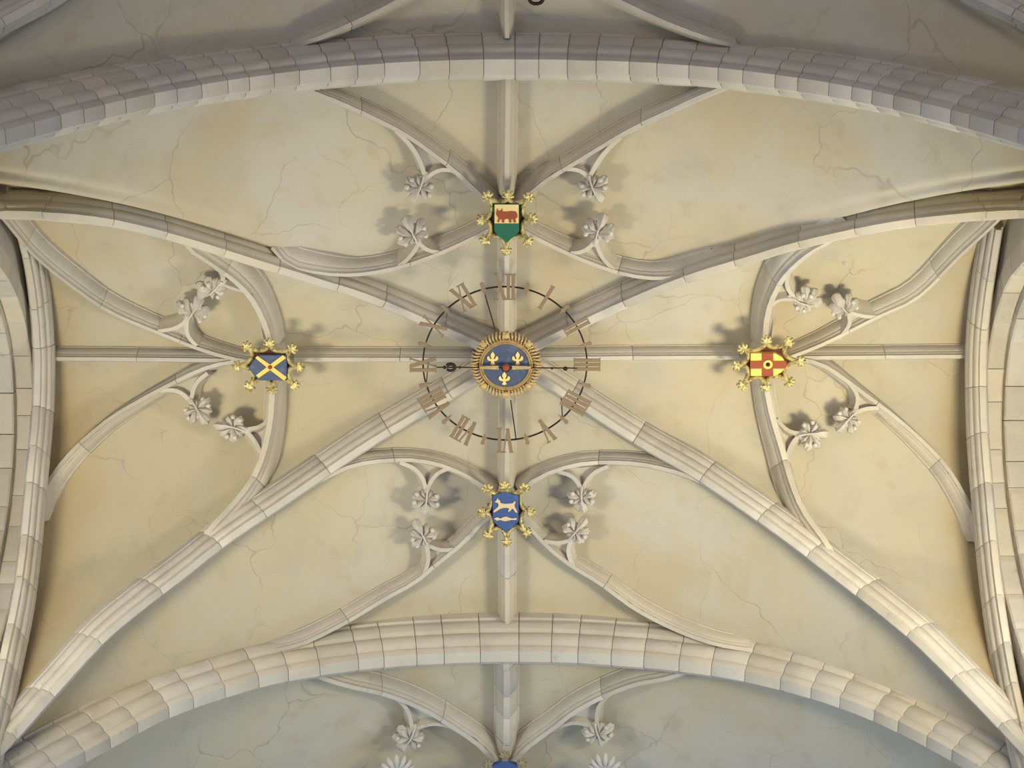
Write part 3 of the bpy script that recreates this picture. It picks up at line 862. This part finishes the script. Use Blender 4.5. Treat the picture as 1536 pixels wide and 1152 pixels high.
# right: red cross on yellow with central ring
z = bz(1151, 545, .10)
t = boss('gilded boss with red and yellow chequers, right of the clock',
         [(1113, 521), (1149, 509), (1184, 511), (1202, 541), (1185, 573), (1148, 580), (1112, 578), (1104, 547)], (1150, 545), z)
sh = prism([(1126, 530), (1163, 530), (1173, 536), (1181, 547), (1173, 558), (1163, 564), (1126, 564)], z - .012, .05, 'yellow', t, 'shield', bev=.003)
prism([(1143, 530), (1160, 530), (1160, 541.5), (1178, 541.5), (1181, 547), (1178, 553), (1160, 553), (1160, 564), (1143, 564), (1143, 553), (1126, 553), (1126, 541.5), (1143, 541.5)],
      z - .018, .008, 'red', sh, 'cross')
def ring_mesh(c, r0, r1, z0, th, n=48, tilt=None):
    V = []; Fc = []
    for k in range(n):
        a = 2 * math.pi * k / n; d = Vector((math.cos(a), math.sin(a), 0))
        V += [c + d * r0 + Vector((0, 0, z0)), c + d * r1 + Vector((0, 0, z0)), c + d * r1 + Vector((0, 0, z0 + th)), c + d * r0 + Vector((0, 0, z0 + th))]
    for k in range(n):
        a = k * 4; b = ((k + 1) % n) * 4
        for j in range(4): Fc.append((a + j, a + (j + 1) % 4, b + (j + 1) % 4, b + j))
    return V, Fc
c0 = on_z(1152, 547, z - .024)
V, Fc = ring_mesh(c0, .018, .034, 0, .008, 24); part('ring', V, Fc, M['yellow'], sh)
V, Fc = ball(c0, .012, 10, 6); part('stud', V, Fc, M['iron'], sh, smooth=60)
# bottom edge boss, mostly cut off by the frame
z = bz(757, 1180, .10)
t = boss('grimy boss with a blue field, cut off by the bottom edge',
         [(731, 1143), (757, 1129), (784, 1142), (797, 1178), (790, 1214), (758, 1230), (724, 1214), (718, 1178)], (757, 1180), z, gild='dullstone')
sh = prism([(736, 1150), (748, 1146), (757, 1140), (766, 1146), (779, 1150), (779, 1196), (758, 1214), (736, 1196)], z - .012, .05, 'blue', t, 'shield', bev=.004)

# ---------------------------------------------------------------- central boss
zc = H + CZ - 0.28
cc = on_z(759, 548, zc)
t = thing('round_boss', 'round blue boss with three golden fleurs de lis in a gilded leaf wreath', 'boss', cc)
RD, RW = .178, .245
n = 64
def lathe(c, prof, n=64):
    V = []; Fc = []
    for k in range(n):
        a = 2 * math.pi * k / n
        for r, h in prof: V.append(c + Vector((math.cos(a) * r, math.sin(a) * r, h)))
    m_ = len(prof)
    for k in range(n):
        for j in range(m_ - 1):
            a = k * m_ + j; b = ((k + 1) % n) * m_ + j
            Fc.append((a, a + 1, b + 1, b))
    return V, Fc
V, Fc = lathe(cc, [(.19, .015), (.225, .02), (.235, .04), (.215, .08), (.15, .14), (.12, .22), (.12, .50)])
part('boss_body', V, Fc, M['mortar'], t, smooth=40)
V, Fc = lathe(cc, [(.0005, .0), (.165, .0), (.168, .01), (.168, .05)]); disc = part('disc', V, Fc, M['slate'], t, smooth=30)
V, Fc = lathe(cc, [(.164, .02), (.165, -.008), (.171, -.014), (.176, -.008), (.179, .0), (.184, -.01), (.190, -.006), (.193, .01), (.193, .04)])
part('rim', V, Fc, M['oldgold'], t, smooth=50)
lst = []
for k in range(56):
    a = 2 * math.pi * k / 56; d = Vector((math.cos(a), math.sin(a), 0)); s2 = Vector((-d.y, d.x, 0))
    if k % 7 == 0: continue
    sgn = 1 if (k // 7) % 2 else -1
    path = [cc + d * .203 + Vector((0, 0, .01)), cc + d * .22 + s2 * sgn * .004 + Vector((0, 0, -.012)), cc + d * .238 + s2 * sgn * .010 + Vector((0, 0, -.004)), cc + d * .252 + s2 * sgn * .016 + Vector((0, 0, .02))]
    lst.append(tube(path, .0075, .0065, 6)); lst.append(ball(cc + d * .199 + s2 * .004 + Vector((0, 0, -.002)), .0065, 6, 4))
V, Fc = merge(lst); part('leaf_wreath', V, Fc, M['oldgold'], t, smooth=60, kind='stuff')
for k in range(8):
    a = 2 * math.pi * k / 8; d = Vector((math.cos(a), math.sin(a), 0)); s2 = Vector((-d.y, d.x, 0))
    V, Fc = merge([ball(cc + d * .225 + Vector((0, 0, .0)), .026, 10, 6, (1, 1, .7)), ball(cc + d * .243 + s2 * .012 + Vector((0, 0, .006)), .014, 8, 5), ball(cc + d * .243 - s2 * .012 + Vector((0, 0, .006)), .014, 8, 5)])
    part('rosette', V, Fc, M['oldgold'], t, smooth=60)
zf = zc - .008
fleur(739, 538, 22, zf, disc); fleur(776.5, 538, 22, zf, disc); fleur(756.5, 568, 22, zf, disc)
V, Fc = lathe(on_z(759, 552, zc), [(.0005, -.03), (.012, -.028), (.02, -.02), (.03, -.004), (.033, .0)], 24); part('spindle', V, Fc, M['iron'], t, smooth=50)

# ---------------------------------------------------------------- clock dial: ring and twelve numerals hung below the web
zr = zc - 0.02
rc = on_z(757.5, 546.5, zr)
RR = .585
t = thing('clock_dial', 'thin dark metal hoop carrying brown roman numerals round the blue boss', 'clock', rc)
V, Fc = [], []
ringpath = [rc + Vector((math.cos(2 * math.pi * k / 120) * RR, math.sin(2 * math.pi * k / 120) * RR, 0)) for k in range(121)]
V, Fc = tube(ringpath, .0065, .0065, 6); part('hoop', V, Fc, M['iron'], t, smooth=60)
def bar2(a, b, wd, z, th):
    d = (Vector(b) - Vector(a)).normalized(); s_ = Vector((-d.y, d.x)) * wd / 2
    P = [Vector(a) + s_, Vector(b) + s_, Vector(b) - s_, Vector(a) - s_]
    V = [Vector((p.x, p.y, z)) for p in P] + [Vector((p.x, p.y, z + th)) for p in P]
    return V, [(0, 1, 2, 3), (4, 5, 6, 7), (0, 1, 5, 4), (1, 2, 6, 5), (2, 3, 7, 6), (3, 0, 4, 7)]
NUM = ['XII', 'I', 'II', 'III', 'IIII', 'V', 'VI', 'VII', 'VIII', 'IX', 'X', 'XI']
hh = .092
for k, s in enumerate(NUM):
    ang = math.radians(30 * k)
    out = Vector((math.sin(ang), -math.cos(ang))); cw = Vector((math.cos(ang), math.sin(ang)))   # outwards and clockwise as seen from below
    wid = {'I': .034, 'V': .082, 'X': .082}
    tot = sum(wid[ch] for ch in s); x = -tot / 2
    lst = []
    def W2(u, v): p = Vector((rc.x, rc.y)) + out * (RR + v) + cw * u; return (p.x, p.y)
    zz = zr - .012
    for ch in s:
        w0 = wid[ch]; cx = x + w0 / 2; q = 0
        if ch == 'I':
            lst.append(bar2(W2(cx, -hh), W2(cx, hh), .024, zz, .008))
            lst += [bar2(W2(cx - .017, e * hh), W2(cx + .017, e * hh), .008, zz - .0005, .009) for e in (-1, 1)]
        elif ch == 'V':
            lst.append(bar2(W2(cx, -hh), W2(cx - .027, hh), .026, zz, .008)); lst.append(bar2(W2(cx, -hh), W2(cx + .027, hh), .011, zz - .001, .008))
            lst += [bar2(W2(cx + e * .027 - .016, hh), W2(cx + e * .027 + .016, hh), .008, zz - .002, .009) for e in (-1, 1)]
        else:
            lst.append(bar2(W2(cx + .030, -hh), W2(cx - .030, hh), .026, zz, .008)); lst.append(bar2(W2(cx - .030, -hh), W2(cx + .030, hh), .011, zz - .001, .008))
            lst += [bar2(W2(cx + e * .030 - .015, g_ * hh), W2(cx + e * .030 + .015, g_ * hh), .008, zz - .002, .009) for e in (-1, 1) for g_ in (-1, 1)]
        x += w0
    V, Fc = merge(lst); part('numeral', V, Fc, M['bronze'], t)
    # half hour marker: small pointed lozenge with a crosspiece
    ang = math.radians(30 * k + 15)
    out = Vector((math.sin(ang), -math.cos(ang))); cw = Vector((math.cos(ang), math.sin(ang)))
    P = [(0, -.045), (.008, -.012), (.022, .0), (.010, .010), (.016, .045), (0, .056), (-.016, .045), (-.010, .010), (-.022, .0), (-.008, -.012)]
    pts = [W2(u, v) for u, v in P]
    V = [Vector((p[0], p[1], zz)) for p in pts] + [Vector((p[0], p[1], zz + .008)) for p in pts]; m_ = len(P)
    Fc = [tuple(range(m_)), tuple(range(m_, 2 * m_))] + [(i, (i + 1) % m_, (i + 1) % m_ + m_, i + m_) for i in range(m_)]
    part('half_hour_marker', V, Fc, M['bronze'], t)
# struts that carry the hoop
for (a, b) in (((723, 426), (742, 492)), ((774, 658), (766, 600))):
    p0 = on_z(*a, zr); p1 = on_z(*b, zr + .03)
    V, Fc = tube([p0, (p0 + p1) / 2, p1], .005, .005, 6); part('strut', V, Fc, M['iron'], t, smooth=60)
for a in (45, 165):
    d = Vector((math.cos(math.radians(a)), math.sin(math.radians(a)), 0)) * RR
    p0 = rc + d; top = surf(p0.x, p0.y) + WEB + .03
    V, Fc = tube([p0, Vector((p0.x, p0.y, (p0.z + top) / 2)), Vector((p0.x, p0.y, top))], .004, .004, 6); part('hanger', V, Fc, M['iron'], t, smooth=60)
# the clock hand
zh = zc - .055
hc = on_z(758.5, 551.5, zh)
t = thing('clock_hand', 'long straight clock hand lying level across the blue boss', 'clock hand', hc)
V, Fc = tube([on_z(x, 551.5 + (x - 758) * .006, zh) for x in (655, 700, 758, 820, 866)], .0045, .0045, 6); part('shaft', V, Fc, M['iron'], t, smooth=60)
for pts in ([(719, 550), (748, 549), (748, 554.5), (719, 553)], [(768, 549), (797, 550), (797, 553.5), (768, 554.5)]):
    prism(pts, zh - .004, .012, 'oldgold', t, 'arm', bev=.002)
cr = []
for k in range(13):
    a = math.radians(30 + 300 * k / 12); cr.append(on_z(676 - math.cos(a) * 6.5, 551 - math.sin(a) * 5.0, zh))
V, Fc = tube(cr, .014, .010, 8); part('crescent', V, Fc, M['iron'], t, smooth=60)
V, Fc = merge([ball(on_z(848, 553, zh), .017, 10, 6), ball(on_z(828, 552.5, zh), .010, 8, 5), ball(on_z(690, 551, zh), .010, 8, 5), ball(on_z(667, 551, zh), .014, 8, 5)]); part('knob', V, Fc, M['iron'], t, smooth=60)
V, Fc = lathe(on_z(759, 551.5, zh), [(.0005, -.016), (.016, -.014), (.024, -.006), (.028, .01), (.026, .02)], 24); part('hub', V, Fc, M['red'], t, smooth=50)

# ---------------------------------------------------------------- dark iron hook at the very top
p = on_vault(804, -4, .12)
t = thing('iron_hook', 'small dark iron hook at the top edge, right of the ridge rib', 'hook', p)
hk = [p + Vector((math.cos(a) * .045, math.sin(a) * .03 + .01, -.02)) for a in np.linspace(-.4, 3.6, 14)]
V, Fc = tube(hk, .014, .011, 8); part('hook_ring', V, Fc, M['iron'], t, smooth=60)
V, Fc = tube([p + Vector((0, -.01, -.03)), p + Vector((0, -.01, .04)), p + Vector((0, -.01, .30))], .012, .012, 8); part('shank', V, Fc, M['iron'], t, smooth=60)
